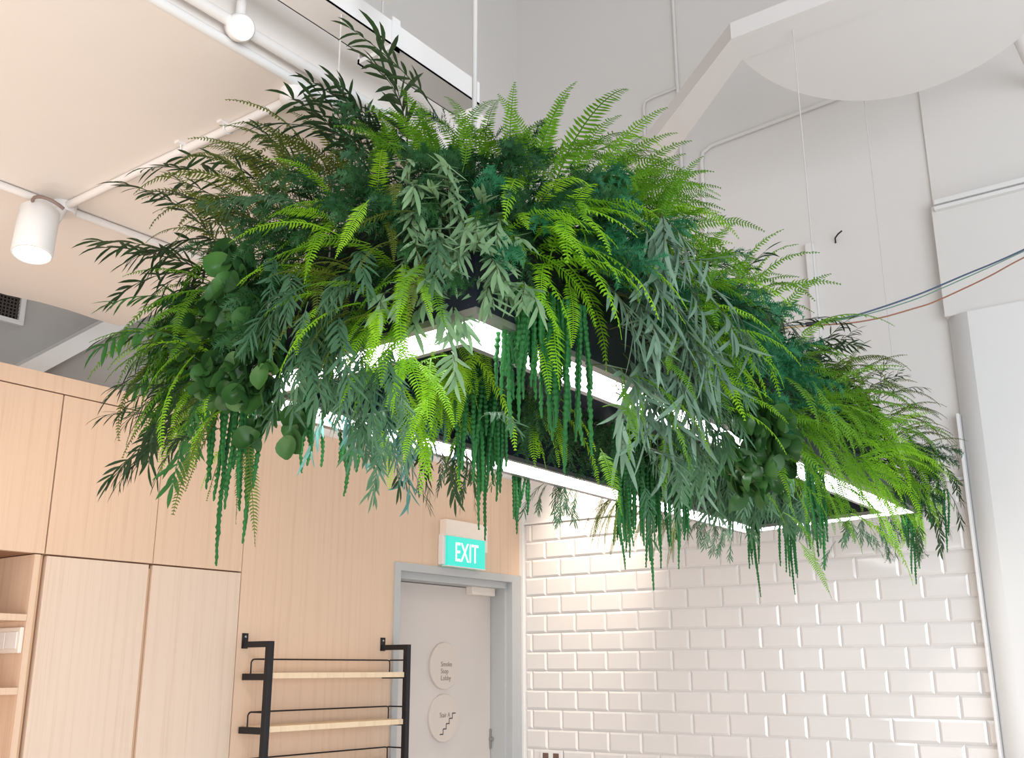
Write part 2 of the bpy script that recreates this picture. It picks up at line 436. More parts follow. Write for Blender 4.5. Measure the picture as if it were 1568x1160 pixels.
# ------------------------------------------------------------------ black shelf unit
sh = empty('wall_shelf_unit', (0, -1.48, 0)); tag(sh, 'black steel wall shelf unit with pale wooden boards left of the door', 'shelf unit')
SO = Matrix.Translation((0, 1.48, 0))
def spt(mb, nm, mt, par=sh):
    o = mb.obj(nm, mt, par)
    o.matrix_local = SO if par is sh else Matrix.Identity(4)
    return o
XF = .155
zs = (1.588, 1.388, 1.215, .85, .4)
for y in (-1.885, -1.088):
    f_ = MB(); f_.box(XF - .0125, XF + .0125, y - .0125, y + .0125, 0, 1.712, .0015)
    side = spt(f_, 'side_frame', M['black'])
    spt(MB().box(0.004, XF - .012, y - .0115, y + .0115, 1.689, 1.712, .001), 'top_arm', M['black'], side)
    t_ = MB(); t_.box(.0005, .005, y - .015, y + .015, 1.685, 1.745, .001)
    tabo = spt(t_, 'mounting_tab', M['black'], side)
    spt(MB().lathe([(.005, 0), (.005, .002), (.003, .003)], (.005, y, 1.731), (1, 0, 0), 10), 'screw', M['alu'], side)
    for z in zs:
        spt(MB().box(.012, XF - .012, y - .011, y + .011, z - .024, z + .001, .001), 'bracket', M['black'], side)
for z in zs:
    spt(MB().box(.012, XF - .002, -1.872, -1.101, z - .018, z + .004, .0015), 'shelf_board', M['shelfwood'])
    gr = MB(); zz = z + .056
    gr.tube([(.05, -1.885, z), (.05, -1.885, zz - .012), (.053, -1.882, zz - .004), (.06, -1.88, zz), (.13, -1.88, zz)], .0032, 6)
    gr.tube([(.05, -1.885, zz - .012), (.05, -1.88, zz - .003), (.05, -1.872, zz), (.05, -1.101, zz), (.05, -1.09, zz - .003), (.05, -1.088, zz - .012), (.05, -1.088, z)], .0032, 6)
    gr.tube([(.055, -1.092, zz), (.14, -1.092, zz)], .0032, 6)
    spt(gr, 'guard_rail', M['black'])

# ------------------------------------------------------------------ exit sign, sockets, vent
ex = empty('exit_sign', (0, -.53, 2.22)); tag(ex, 'lit green exit sign in cream housing above the door', 'exit sign')
ex_h = MB(); ex_h.box(0.001, .05, -.17, .165, .032, .115, .004); ex_h.box(.001, .045, .135, .175, -.03, .11, .006)
ex_h.obj('housing', M['plastic'], ex)
MB().box(.001, .035, -.178, -.155, -.112, .04, .004).obj('side_cover', M['trimwhite'], ex)
pa = MB().box(.012, .046, -.155, .15, -.115, .034, .002).obj('lit_panel', M['exitgreen'], ex)
me = text_mesh('EXIT', .137, .0006, 1, 'CENTER'); me.materials.clear(); me.materials.append(M['exitwhite'])
link('lettering', me, pa, Matrix.Translation((.0468, -.004, -.090)) @ Matrix(((0, 0, 1), (1, 0, 0), (0, 1, 0))).to_4x4() @ Matrix.Diagonal((.68, 1.0, 1, 1)))
MB().box(.012, .047, -.158, .153, -.119, -.115).obj('bottom_rim', M['trimwhite'], ex)

so = empty('socket_outlet', (.19, -.006, 1.165)); tag(so, 'white socket plate with two brown openings at the bottom of tiles', 'socket')
MB().box(-.062, .076, -.008, .002, -.045, .034, .003).obj('plate', M['trimwhite'], so)
for x in (-.045, .02):
    MB().box(x, x + .036, -.0105, -.007, -.04, .020, .002).obj('socket_insert', M['socket'], so)

vg = empty('vent_grille', (-.35, -2.98, 2.94)); tag(vg, 'dark air vent grille in the grey recess over the cupboards', 'vent')
b = MB()
for y0, y1, z0, z1 in ((-.32, .207, -.064, -.045), (-.32, .207, .06, .08), (-.32, -.30, -.045, .06), (.187, .207, -.045, .06)):
    b.box(-.012, .014, y0, y1, z0, z1, .002)
b.obj('frame', M['trimwhite'], vg)
MB().box(-.012, -.006, -.30, .187, -.045, .06).obj('backing', M['meshdark'], vg)
b = MB()
for i in range(35): b.box(-.004, .004, -.30 + i * .014, -.297 + i * .014, -.045, .06)
for i in range(8): b.box(-.004, .004, -.30, .187, -.045 + i * .014, -.042 + i * .014)
g_ = b.obj('grille_bars', plain('vent_bars', (.11, .09, .085), .6), vg); g_['kind'] = 'stuff'

# ------------------------------------------------------------------ ceiling services
def pipe_thing(name, label, cat, pts, rad, group=None, mt='pipe'):
    o0 = V(pts[0])
    o = MB().tube([V(p) - o0 for p in pts], rad, 10).obj(name, M[mt]); o.location = o0
    return tag(o, label, cat, group)
ZC = 2.858
edge = empty('conduit', (1.822, -3.5, 2.90)); tag(edge, 'white pipe with round box along the edge of the low ceiling', 'conduit', 'white conduits')
MB().tube([(0, -4, 0), (0, .92, 0)], .0125, 12).obj('pipe', M['pipe'], edge)
MB().lathe([(.024, -.004), (.029, .0), (.029, .026), (.026, .03)], (-.004, .01, -.002), (.85, -.25, -.5), 28).obj('junction_box', M['pipe'], edge)
MB().tube([(-.0, .012, .02), (0, .012, .055), (0, .012, .07), (0, .012, .20)], [.011, .011, .0085, .0085], 12).obj('riser', M['pipe'], edge)
cn = empty('conduit', (.818, -3.287, ZC - .012)); tag(cn, 'white conduit along the low ceiling with the spotlight box', 'conduit', 'white conduits')
MB().tube([(0, -2.5, 0), (0, .8, 0)], .011, 10).obj('pipe', M['pipe'], cn)
MB().lathe([(.036, .012), (.036, -.012), (.034, -.016)], (0, 0, 0), (0, 0, 1), 24).obj('junction_box', M['pipe'], cn)
cn2 = empty('conduit', (1.3, -3.29, ZC - .012)); tag(cn2, 'white conduit crossing the low ceiling to the round box', 'conduit', 'white conduits')
MB().tube([(-.45, 0, 0), (.45, 0, 0)], .011, 10).obj('pipe', M['pipe'], cn2)
for x in (.075, .24):
    c_ = MB(); c_.box(x - .008, x + .008, -.028, .028, .006, .0125, .001); c_.tube([(x, -.0145, .010), (x, -.0125, -.006), (x, 0, -.0125), (x, .0125, -.006), (x, .0145, .010)], .0022, 6)
    c_.obj('saddle_clip', M['pipe'], cn2)
dm = MB().lathe([(.0345, .0), (.0345, -.014), (.032, -.024), (.022, -.033), (.004, -.035)], (0, 0, 0), (0, 0, 1), 28).obj('junction_box', M['pipe'])
dm.location = (1.775, -3.29, ZC); tag(dm, 'round white ceiling box behind the upright olive ferns', 'junction box')
MB().lathe([(.0022, 0), (.0022, -.0008)], (0, 0, -.0352), (0, 0, 1), 8).obj('screw', M['meshdark'], dm)

spl = empty('spotlight', (.85, -3.37, 2.735)); tag(spl, 'white cylinder spotlight, lit, hanging under the low ceiling', 'spotlight')
tilt = Euler((R(-6), R(-7), 0)).to_matrix().to_4x4()
bo_ = MB().lathe([(.046, .072), (.052, .066), (.052, -.068), (.048, -.072), (.046, -.060)], (0, 0, 0), (0, 0, 1), 36).obj('housing', M['trimwhite'], spl)
bo_.matrix_local = tilt
ls = MB().lathe([(.0455, -.066), (.0455, -.064)], (0, 0, 0), (0, 0, 1), 36).obj('lens', M['lamp'], spl); ls.matrix_local = tilt
arcp = [V((.045 + .045 * math.cos(t), .012 + .05 * math.sin(t), .055 - .02 * math.sin(t))) for t in [R(200) + R(170) * i / 10 for i in range(11)]]
MB().tube(arcp, .005, 8).obj('yoke', plain('yoke_bronze', (.22, .15, .13), .4), spl)
MB().tube([(.0, .045, .05), (-.015, .07, .10), (-.02, .075, .118)], .016, 10).obj('arm', M['pipe'], spl)

tr = empty('cable_tray', (1.94, -3.3, 2.95)); tag(tr, 'white cable tray running beside the edge of the low ceiling', 'cable tray')
t_ = MB(); t_.box(-.042, .042, -3.2, .42, 0, .003); t_.box(.039, .042, -3.2, .42, 0, .06); t_.box(-.042, -.039, -3.2, .42, 0, .06)
t_.obj('trough', M['beam'], tr)
b = MB(); b.box(-.062, .046, .10, .125, -.012, -.0005); b.box(-.062, -.056, .10, .125, -.012, .07); b.box(.0425, .046, .10, .125, -.012, .07)
b.obj('bracket', M['trimwhite'], tr)
MB().lathe([(.006, 0), (.006, -.006)], (0, .112, -.012), (0, 0, 1), 6).obj('bolt', M['pipe'], tr)
MB().tube([(0, .112, .0), (0, .112, 3.0)], .003, 6).obj('hanger_rod', M['wire'], tr)
spr = empty('sprinkler_head', (2.085, -3.325, 2.965)); tag(spr, 'small white ceiling fitting right of the tray at the top edge', 'sprinkler')
MB().tube([(0, 0, .03), (0, 0, 2.985)], .010, 10).obj('drop_pipe', M['pipe'], spr)
MB().lathe([(.010, .035), (.024, .025), (.026, .006), (.014, .0), (.008, -.012), (.012, -.016)], (0, 0, 0), (0, 0, 1), 20).obj('head', M['trimwhite'], spr)

# conduits and trunking on the high wall
YW = .012
pipe_thing('conduit', 'white conduit bending from vertical to horizontal on the high wall', 'conduit',
           [(1.215, YW - .0125, 2.4), (1.225, YW - .0125, 3.4), (1.228, YW - .0125, 4.25), (1.24, YW - .0125, 4.30), (1.29, YW - .0125, 4.325), (2.37, YW - .0125, 4.38)], .011, 'white conduits', 'wall')
pipe_thing('conduit', 'straight vertical conduit passing behind the slanting white beam', 'conduit',
           [(1.108, YW - .0105, 2.4), (1.108, YW - .0105, 5.94)], .009, 'white conduits', 'wall')
pipe_thing('conduit', 'short bent conduit left of the slanting white beam', 'conduit',
           [(.885, YW - .0105, 2.4), (.889, YW - .0105, 4.70), (.90, YW - .0105, 4.735), (.94, YW - .0105, 4.745), (1.1, YW - .0105, 4.75)], .008, 'white conduits', 'wall')
o = MB().box(1.762, 1.80, -.022, .0119, 2.40, 3.62, .004).obj('trunking', M['trimwhite']); tag(o, 'white vertical trunking on the wall above the far planting', 'trunking')
pipe_thing('conduit', 'thick white pipe crossing the top right corner', 'conduit', [(2.885, -6, 4.10), (2.885, -.012, 4.10)], .028, 'white conduits')
pipe_thing('wire_stub', 'short dark wire stub poking out of the wall right of trunking', 'wire stub', [(1.905, .011, 3.60), (1.915, -.02, 3.612), (1.935, -.03, 3.625), (1.955, -.032, 3.635)], .004, None, 'meshdark')

# half-round white plate for a faint round shape, against the boxed beam, near the top right corner
arc = []
for i in range(41):
    t = PI * i / 40
    cx, ax = (2.52, .62) if i < 20 else (2.52, .50)
    arc.append((cx + ax * math.cos(t), -1.273 + .66 * math.sin(t)))
struct(MB().prism(arc, 3.905, 3.935).obj('trim_5', M['beam']), 'half-round white plate beside the boxed beam')

# coloured cables strung from the planting to the right
def cable(name, label, pts, rad, mt, group='cables strung to the right'):
    pts = [V(p) for p in pts]
    fine = []
    for i in range(len(pts) - 1):
        a0, a1, a2, a3 = pts[max(i - 1, 0)], pts[i], pts[i + 1], pts[min(i + 2, len(pts) - 1)]
        for k in range(5):
            t = k / 5
            fine.append(.5 * ((2 * a1) + (a2 - a0) * t + (2 * a0 - 5 * a1 + 4 * a2 - a3) * t * t + (3 * a1 - a0 - 3 * a2 + a3) * t ** 3))
    fine.append(pts[-1])
    o0 = V(pts[0])
    o = MB().tube([p - o0 for p in fine], rad, 6).obj(name, M[mt]); o.location = o0
    return tag(o, label, 'cable', group)
cable('cable', 'upper dark blue cable strung to the right from the planting', [(2.30, -1.82, 2.59), (2.369, -1.773, 2.597), (2.469, -1.7, 2.619), (2.549, -1.635, 2.651), (2.63, -1.566, 2.69), (2.678, -1.52, 2.718), (2.758, -1.436, 2.771), (2.823, -1.359, 2.816), (2.9, -1.251, 2.88), (3.1, -.95, 3.06), (3.45, -.06, 3.47)], .0028, 'cable_blue')
cable('cable', 'thin grey-green cable between the blue and brown ones', [(2.30, -1.822, 2.588), (2.369, -1.775, 2.595), (2.469, -1.701, 2.614), (2.549, -1.638, 2.641), (2.63, -1.57, 2.677), (2.678, -1.525, 2.705), (2.758, -1.441, 2.759), (2.823, -1.364, 2.807), (2.9, -1.255, 2.873), (3.1, -.955, 3.05), (3.46, -.06, 3.46)], .0018, 'cable_green')
cable('cable', 'lower brown cable strung to the right from the planting', [(2.30, -1.82, 2.584), (2.369, -1.773, 2.592), (2.469, -1.705, 2.598), (2.549, -1.647, 2.615), (2.63, -1.583, 2.645), (2.678, -1.541, 2.667), (2.758, -1.461, 2.72), (2.823, -1.385, 2.771), (2.9, -1.274, 2.845), (3.1, -.97, 3.03), (3.47, -.06, 3.44)], .0024, 'cable_brown')
cable('cable', 'short tan cable end lying on the leaves left of the black tie', [(2.20, -1.89, 2.560), (2.252, -1.855, 2.580), (2.308, -1.816, 2.586), (2.372, -1.771, 2.594)], .0035, 'cable_tan')
tie = MB().tube([(-.016, -.0115, -.001), (.016, .0115, .004)], .0065, 8).obj('cable_tie', M['black']); tie.location = (2.378, -1.767, 2.5965)
tag(tie, 'black tie where the coloured cables meet by the leaves', 'cable tie')

# ================================================================== THE HANGING PLANTER
ROT = .028
PC = V((1.985, -1.979, 2.16))
pa_ = V((-math.sin(ROT), math.cos(ROT), .003)).normalized()
pb_ = V((math.cos(ROT), math.sin(ROT), .037)); pb_ = (pb_ - pa_ * pa_.dot(pb_)).normalized()
pc_ = pb_.cross(pa_)
if pc_.z < 0: pc_ = -pc_
# local x = across (towards the right long side), y = along (away from the camera), z = up
PM = Matrix((pb_, pa_, pc_)).transposed().to_4x4(); PM.translation = PC
pl = empty('hanging_planter'); pl.matrix_world = PM
tag(pl, 'long rectangular hanging planter frame with glowing light strips underneath', 'hanging planter')
LH, WH = 1.424, .362
def ring(name, o_l, o_w, i_l, i_w, z0, z1, mt):
    O = [(-o_w, -o_l), (o_w, -o_l), (o_w, o_l), (-o_w, o_l)]; I = [(-i_w, -i_l), (i_w, -i_l), (i_w, i_l), (-i_w, i_l)]
    for k in range(4):
        k2 = (k + 1) % 4
        MB().prism([O[k], O[k2], I[k2], I[k]], z0, z1).obj(name, mt, pl)
ring('outer_panel', LH, WH, LH - .012, WH - .012, .012, .112, M['navy'])
ring('outer_lip', LH + .001, WH + .001, LH - .018, WH - .018, 0, .012, M['alu'])
ring('light_strip', LH - .018, WH - .018, LH - .108, WH - .108, .003, .011, M['led'])
ring('inner_lip', LH - .108, WH - .108, LH - .121, WH - .121, 0, .012, M['alu'])
ring('inner_panel', LH - .111, WH - .111, LH - .121, WH - .121, .012, .100, M['navy'])
MB().box(-WH + .012, WH - .012, -LH + .012, LH - .012, .100, .111).obj('tray', M['navy'], pl)
# added core that blocks see-through; near-black colour stands for shaded gaps
U0, V0, W0, H0 = 1.415 + .10, .355 + .14, .06, .50
def dome_r(th, ph):
    return None
mv, mf = [], []
NU, NT = 44, 14
for i in range(NU + 1):
    u = -1 + 2 * i / NU
    for j in range(NT + 1):
        t = PI * j / NT
        s_ = max(0.0, 1 - abs(u) ** 6)
        x = .35 * (1 + .14 * math.sin(t)) * math.copysign(abs(math.cos(t)) ** .8 * s_ ** .4, math.cos(t))
        z = .112 + .35 * (math.sin(t) ** .8) * s_ ** .45 + random.uniform(-.012, .012) * math.sin(t)
        mv.append((x, u * 1.40, z))
for i in range(NU):
    for j in range(NT):
        a_ = i * (NT + 1) + j
        mf.append((a_, a_ + 1, a_ + NT + 2, a_ + NT + 1))
MB().add(mv, mf, True).obj('core_mound', M['dark_core'], pl)
# suspension: one rod and three wires
for (x, y, r_) in ((.15, -1.15, .0055), (-.05, -1.36, .0018), (.29, .63, .0022), (.335, 1.385, .0018)):
    top = 5.95 - (PM @ V((x, y, .11))).z if (x, y) != (-.05, -1.36) else .70
    b_ = MB().tube([(0, 0, 0), (0, 0, top)], r_, 8)
    nm = 'suspension_rod' if r_ > .004 else 'suspension_wire'
    o = b_.obj(nm, M['wire'], pl)
    o.matrix_local = Matrix.Translation((x, y, .11)) @ PM.to_3x3().inverted().to_4x4()

# ------------------------------------------------------------------ sprig meshes; local +X is outwards, Z up
def arch(e0, droop, L, n, rnd, sway=.04):
    pts = [V((0, 0, 0))]; tans = []
    e1 = max(-86, e0 - droop)
    for i in range(n):
        t = (i + .5) / n
        e = R(e0 + (e1 - e0) * t ** 1.1)
        d = V((math.cos(e), sway * math.sin(3 * t + rnd), math.sin(e))).normalized()
        tans.append(d); pts.append(pts[-1] + d * (L / n))
    tans.append(tans[-1])
    return pts, tans

def frame_at(pts, tans, t):
    n = len(pts) - 1; f = min(t * n, n - 1e-4); i = int(f); k = f - i
    p = pts[i].lerp(pts[i + 1], k); d = tans[i].lerp(tans[i + 1], k).normalized()
    side = d.cross(V((0, 0, 1)))
    if side.length < .08: side = V((0, -1, 0))
    side.normalize()
    return p, d, side, side.cross(d).normalized()

def fern(e0, seed, L=.235, wid=.025, npairs=32, lw=.0050):
    rn = random.Random(seed); mb = MB()
    pts, tans = arch(e0, rn.uniform(60, 95) if e0 < 60 else rn.uniform(50, 140), L, 14, rn.uniform(0, 6), .10)
    mb.tube(pts, [.0016 * (1 - .7 * i / 14) for i in range(15)], 4, cap=False)
    for k in range(npairs):
        t = .10 + .89 * k / (npairs - 1)
        prof = min(1, .35 + (t - .10) * 4.5) * (1 - max(0.0, (t - .12) / .90) ** 2.2) ** .8
        ln = max(.004, wid * prof) * rn.uniform(.88, 1.1)
        p, d, sd, nr = frame_at(pts, tans, t)
        for s in (-1, 1):
            q = (sd * s * math.cos(.22) + d * math.sin(.35) + nr * rn.uniform(-.30, .12)).normalized()
            q2 = (q + d * .25 - V((0, 0, .22))).normalized()
            w_ = d * (lw * .5 * (.55 + .45 * prof))
            m_ = p + q * ln * .55; e_ = p + q * ln * .55 + q2 * ln * .5
            mb.add([p - w_ * .55, p + w_ * .55, m_ + w_, m_ - w_, e_], [(0, 1, 2, 3), (3, 2, 4)])
    return mb

def plume(e0, seed, L=.125, bl=.05):
    rn = random.Random(seed); mb = MB()
    pts, tans = arch(e0, rn.uniform(35, 70), L, 8, rn.uniform(0, 6), .15)
    mb.tube(pts, [.0013 * (1 - .6 * i / 8) for i in range(9)], 3, cap=False)
    for k in range(22):
        t = .12 + .88 * k / 21
        p, d, sd, nr = frame_at(pts, tans, t)
        a = k * 2.4 + rn.uniform(-.4, .4)
        q = (sd * math.cos(a) + nr * math.sin(a) * .75 + d * .8).normalized()
        ln = bl * (1.05 - .62 * t) * rn.uniform(.8, 1.15)
        sg = q.cross(d).normalized()
        for j in range(9):
            c_ = p + q * ln * (j + .6) / 9 - V((0, 0, 1)) * (.010 * (j / 9) ** 2)
            for s in (-1, 1):
                dr_ = (sg * s + q * .8 + V((rn.uniform(-.4, .4), rn.uniform(-.4, .4), rn.uniform(-.4, .4)))).normalized()
                w_ = q * .0017
                mb.add([c_ - w_, c_ + w_, c_ + dr_ * rn.uniform(.007, .012)], [(0, 1, 2)])
    return mb

def blade(mb, p, d, nr, ln, wd, droop, fold=.25, n=4, tipw=0.0, curl=0.0):
    """one long leaf from p along d, bending down; returns nothing"""
    sd = d.cross(nr).normalized(); pos = V(p); dd = V(d); vs = []
    for i in range(n + 1):
        t = i / n
        w_ = wd * .5 * (math.sin(PI * min(1, .08 + t * .92)) ** .75 if t < 1 else tipw)
        up_ = dd.cross(sd).normalized() * -1
        vs += [pos - sd * w_ + up_ * w_ * fold, pos, pos + sd * w_ + up_ * w_ * fold]
        dd = (dd + V((0, 0, -1)) * droop / n + sd * curl / n).normalized(); sd = (sd - dd * sd.dot(dd)).normalized()
        pos = pos + dd * ln / n
    fs = []
    for i in range(n):
        a_ = i * 3
        fs += [(a_, a_ + 1, a_ + 4, a_ + 3), (a_ + 1, a_ + 2, a_ + 5, a_ + 4)]
    mb.add(vs, fs, True)

def spray(e0, seed, L, nl, ln, wd, droop, ld=.5, fw_=.9, stem_r=.0013, curl=.3):
    """stem with long narrow leaves all along it"""
    rn = random.Random(seed); mb = MB()
    pts, tans = arch(e0, droop * rn.uniform(.7, 1.25), L, 9, rn.uniform(0, 6), .18)
    mb.tube(pts, [stem_r * (1 - .6 * i / 9) for i in range(10)], 4, cap=False)
    for k in range(nl):
        t = .16 + .84 * k / (nl - 1)
        p, d, sd, nr = frame_at(pts, tans, t)
        a = (0 if k % 2 else PI) + rn.uniform(-.7, .7)
        q = (sd * math.cos(a) + nr * math.sin(a) + d * rn.uniform(fw_ * .8, fw_ * 1.5)).normalized()
        if k == nl - 1: q = d
        n_ = (nr - q * nr.dot(q)).normalized()
        blade(mb, p, q, n_, ln * rn.uniform(.75, 1.15), wd * rn.uniform(.8, 1.15), ld * rn.uniform(.5, 1.4), .25, 4, 0, rn.uniform(-curl, curl))
    return mb

E0S = (85, 65, 45, 25, 5, -20, -45, -70)
SPEC = {
    'fern_mid':  ('sword_fern', 'fern', 'frond', 'ferns', lambda e, s: fern(e, s), 'fern_mid'),
    'fern_lime': ('sword_fern', 'fern', 'frond', 'ferns', lambda e, s: fern(e, s, .25, .027, 32), 'fern_lime'),
    'fern_olive': ('sword_fern', 'fern', 'frond', 'ferns', lambda e, s: fern(e, s, .22, .020, 32, .0044), 'fern_olive'),
    'plume': ('asparagus_fern', 'asparagus fern', 'plume', 'feathery foliage clumps', lambda e, s: plume(e, s), 'plume'),
    'plume_teal': ('asparagus_fern', 'asparagus fern', 'plume', 'feathery foliage clumps', lambda e, s: plume(e, s), 'plume_teal'),
    'willow': ('willow_spray', 'leafy spray', 'sprig', 'dark leafy sprays', lambda e, s: spray(e, s, .21, 20, .048, .0080, 55, .5, 1.2, curl=.5), 'willow'),
    'willow_green': ('willow_spray', 'leafy spray', 'sprig', 'dark leafy sprays', lambda e, s: spray(e, s, .17, 20, .048, .010, 60, .6, .9), 'willow_green'),
    'lance_fine': ('eucalyptus_bunch', 'eucalyptus', 'sprig', 'grey-green leaf bunches', lambda e, s: spray(e, s, .16, 26, .042, .0058, 60, .8, 1.0, curl=.6), 'lance_fine'),
}
# leaves big enough to be told apart: every leaf is a part
LEAFY = {
    'lance': ('eucalyptus_bunch', 'eucalyptus', 'grey-green leaf bunches', 'lance', .11, 11, .052, .0088, .55),
    'lance_long': ('eucalyptus_bunch', 'eucalyptus', 'grey-green leaf bunches', 'lance_long', .14, 11, .088, .0092, .8),
    'lance_teal': ('eucalyptus_bunch', 'eucalyptus', 'grey-green leaf bunches', 'lance_teal', .12, 10, .065, .0075, 1.0),
    'round': ('round_leaf_bunch', 'round-leaf foliage', 'round leaf bunches', 'round', .08, 6, .052, .050, .3),
}
cache = {}
def variant(sp, el, rn):
    e = min(E0S, key=lambda q: abs(q - el)); k = rn.randrange(3)
    key = (sp, e, k)
    if key not in cache:
        cache[key] = SPEC[sp][4](e, (e + 90) * 7 + k * 131 + len(sp)).mesh(SPEC[sp][2], M[SPEC[sp][5]])
    return cache[key]

def leaf_variant(sp, k):
    """a single leaf along +X, face up; drooping with k"""
    key = (sp, 'leaf', k)
    if key not in cache:
        _, _, _, mt, L, nl, ln, wd, ld = LEAFY[sp]; rn = random.Random(k + 31); mb = MB()
        if sp == 'round':
            vs = [(0, 0, 0)]; nr_, na = 3, 16
            rn_f = rn.uniform(.1, .7); cup = rn.uniform(.15, .9) * rn.choice((-1, 1, 1))
            for i in range(1, nr_ + 1):
                for j in range(na):
                    t = 2 * PI * j / na; r_ = .5 * i / nr_
                    rad = r_ * (1 + .10 * math.cos(t) + .05 * math.sin(3 * t + k))
                    x, y = .5 - rad * math.cos(t), rad * math.sin(t) * .92
                    z = cup * r_ * r_ * 1.4 + .07 * r_ * math.sin(3 * t + k * 2) * i / nr_ + rn_f * abs(y)
                    vs.append((x * wd, y * wd, z * wd))
            vs[0] = (.5 * wd, 0, 0)
            fs = [(0, 1 + j, 1 + (j + 1) % na) for j in range(na)]
            for i in range(nr_ - 1):
                for j in range(na):
                    a_, b_ = 1 + i * na + j, 1 + i * na + (j + 1) % na
                    fs.append((a_, a_ + na, b_ + na, b_))
            mb.add(vs, fs, True)
        else:
            blade(mb, (0, 0, 0), V((1, 0, 0)), V((0, 0, 1)), ln, wd, rn.uniform(-.1, .35), .3, 6, .0, rn.uniform(-.55, .55))
        cache[key] = mb.mesh('leaf', M[mt])
    return cache[key]

def aim(p, d, nr, s):
    d = d.normalized(); y = nr.cross(d)
    if y.length < 1e-3: y = V((0, 1, 0))
    y.normalize(); z = d.cross(y)
    mt = Matrix((d, y, z)).transposed().to_4x4() @ Matrix.Scale(s, 4); mt.translation = p
    return mt

def strand(length, seed, rad=.0047):
    rn = random.Random(seed); mb = MB()
    n = max(8, int(length / .0055)); pts = []; rr_ = []
    a = rn.uniform(0, 6); sway = rn.uniform(.003, .010)
    for i in range(n + 1):
        t = i / n
        pts.append(V((sway * math.sin(a + 3.0 * t) + rn.uniform(-.0009, .0009), sway * math.cos(a + 2.3 * t) + rn.uniform(-.0009, .0009), -length * t)))
        taper = 1 if t < .8 else 1 - .55 * (t - .8) / .2
        rr_.append(rad * taper * (1.12 if i % 2 else .68) * rn.uniform(.82, 1.2))
    mb.tube(pts, rr_, 6, smooth=False)
    return mb

def clump(sp, x, y, z, az, el, n, s, r, ln, label, idx):
    rn = random.Random(label)
    if sp == 'amaranth':
        root = empty('amaranth_tassel', (x, y, z)); tag(root, label, 'amaranth tassel', 'hanging rope tassels')
        out = V((math.cos(R(az)), math.sin(R(az)), 0)); sid = V((-out.y, out.x, 0))
        for i in range(n):
            f = 1.0 if i == 0 else rn.uniform(.4, .86) ** 1.1
            L = max(.07, round(ln * f / .02) * .02)
            key = ('strand', L, rn.randrange(2))
            if key not in cache: cache[key] = strand(L, int(L * 1000) + key[2]).mesh('strand', M['amaranth'])
            p = sid * (rn.gauss(0, r * .5) if i else 0) + out * rn.uniform(-.02, .02)
            link('strand', cache[key], root, Matrix.Translation(p) @ Matrix.Rotation(rn.uniform(0, 6.28), 4, 'Z'))
        return
    leafy = LEAFY.get(sp)
    nm, cat, grp = (SPEC[sp][0], SPEC[sp][1], SPEC[sp][3]) if not leafy else leafy[:3]
    root = empty(nm, (x, y, z)); tag(root, label, cat, grp)
    d0 = V((math.cos(R(az)) * math.cos(R(el)), math.sin(R(az)) * math.cos(R(el)), math.sin(R(el))))
    s1 = d0.orthogonal().normalized(); s2 = d0.cross(s1)
    lone = n <= 5
    for i in range(n):
        p = s1 * rn.gauss(0, r) + s2 * rn.gauss(0, r) + d0 * rn.uniform(-.04, .03)
        ja, je = (10, 8) if lone else (20, 16) if sp in ('lance', 'lance_long', 'round', 'willow') else (30, 20)
        a_ = az + rn.gauss(0, ja); e_ = max(-80, min(88, el + rn.gauss(0, je)))
        if not leafy:
            me = variant(sp, e_, rn)
            mt = Matrix.Translation(p) @ Euler((R(rn.gauss(0, 9)), R(rn.gauss(0, 7)), R(a_))).to_matrix().to_4x4() @ Matrix.Scale(s * rn.uniform(.72, 1.18), 4)
            link(SPEC[sp][2], me, root, mt)
        else:
            _, _, _, mt_, L, nl, ll, wd, ld = leafy
            e0 = e_; L_ = L * s * rn.uniform(.75, 1.15)
            pts, tans = arch(e0, rn.uniform(45, 80), L_, 7, rn.uniform(0, 6), .15)
            ca, sa = math.cos(R(a_)), math.sin(R(a_))
            rot = lambda q: V((q.x * ca - q.y * sa, q.x * sa + q.y * ca, q.z))
            pts = [rot(q) + p for q in pts]; tans = [rot(q) for q in tans]
            MB().tube(pts, [.0014 * (1 - .6 * j / 7) for j in range(8)], 4, cap=False).obj('stem', M['stem'], root)
            for k in range(nl):
                t = .18 + .80 * k / (nl - 1)
                q, d, sd, nr = frame_at(pts, tans, t)
                ang = (0 if k % 2 else PI) + rn.uniform(-1.5, 1.5)
                dd = (sd * math.cos(ang) + nr * math.sin(ang) * .7 + d * rn.uniform(.3, 1.7) - V((0, 0, 1)) * ld * rn.uniform(.4, 1.3)).normalized()
                nn = (nr + V((0, 0, .4)) + d0 * .5 + V((rn.uniform(-.5, .5), rn.uniform(-.5, .5), 0)))
                if sp == 'round': nn = (d0 * 1.1 + V((rn.uniform(-.6, .6), rn.uniform(-.6, .6), rn.uniform(-.5, .5))))
                link('leaf', leaf_variant(sp, rn.randrange(6)), root, aim(q, dd, nn, s * rn.uniform(.72, 1.15)))

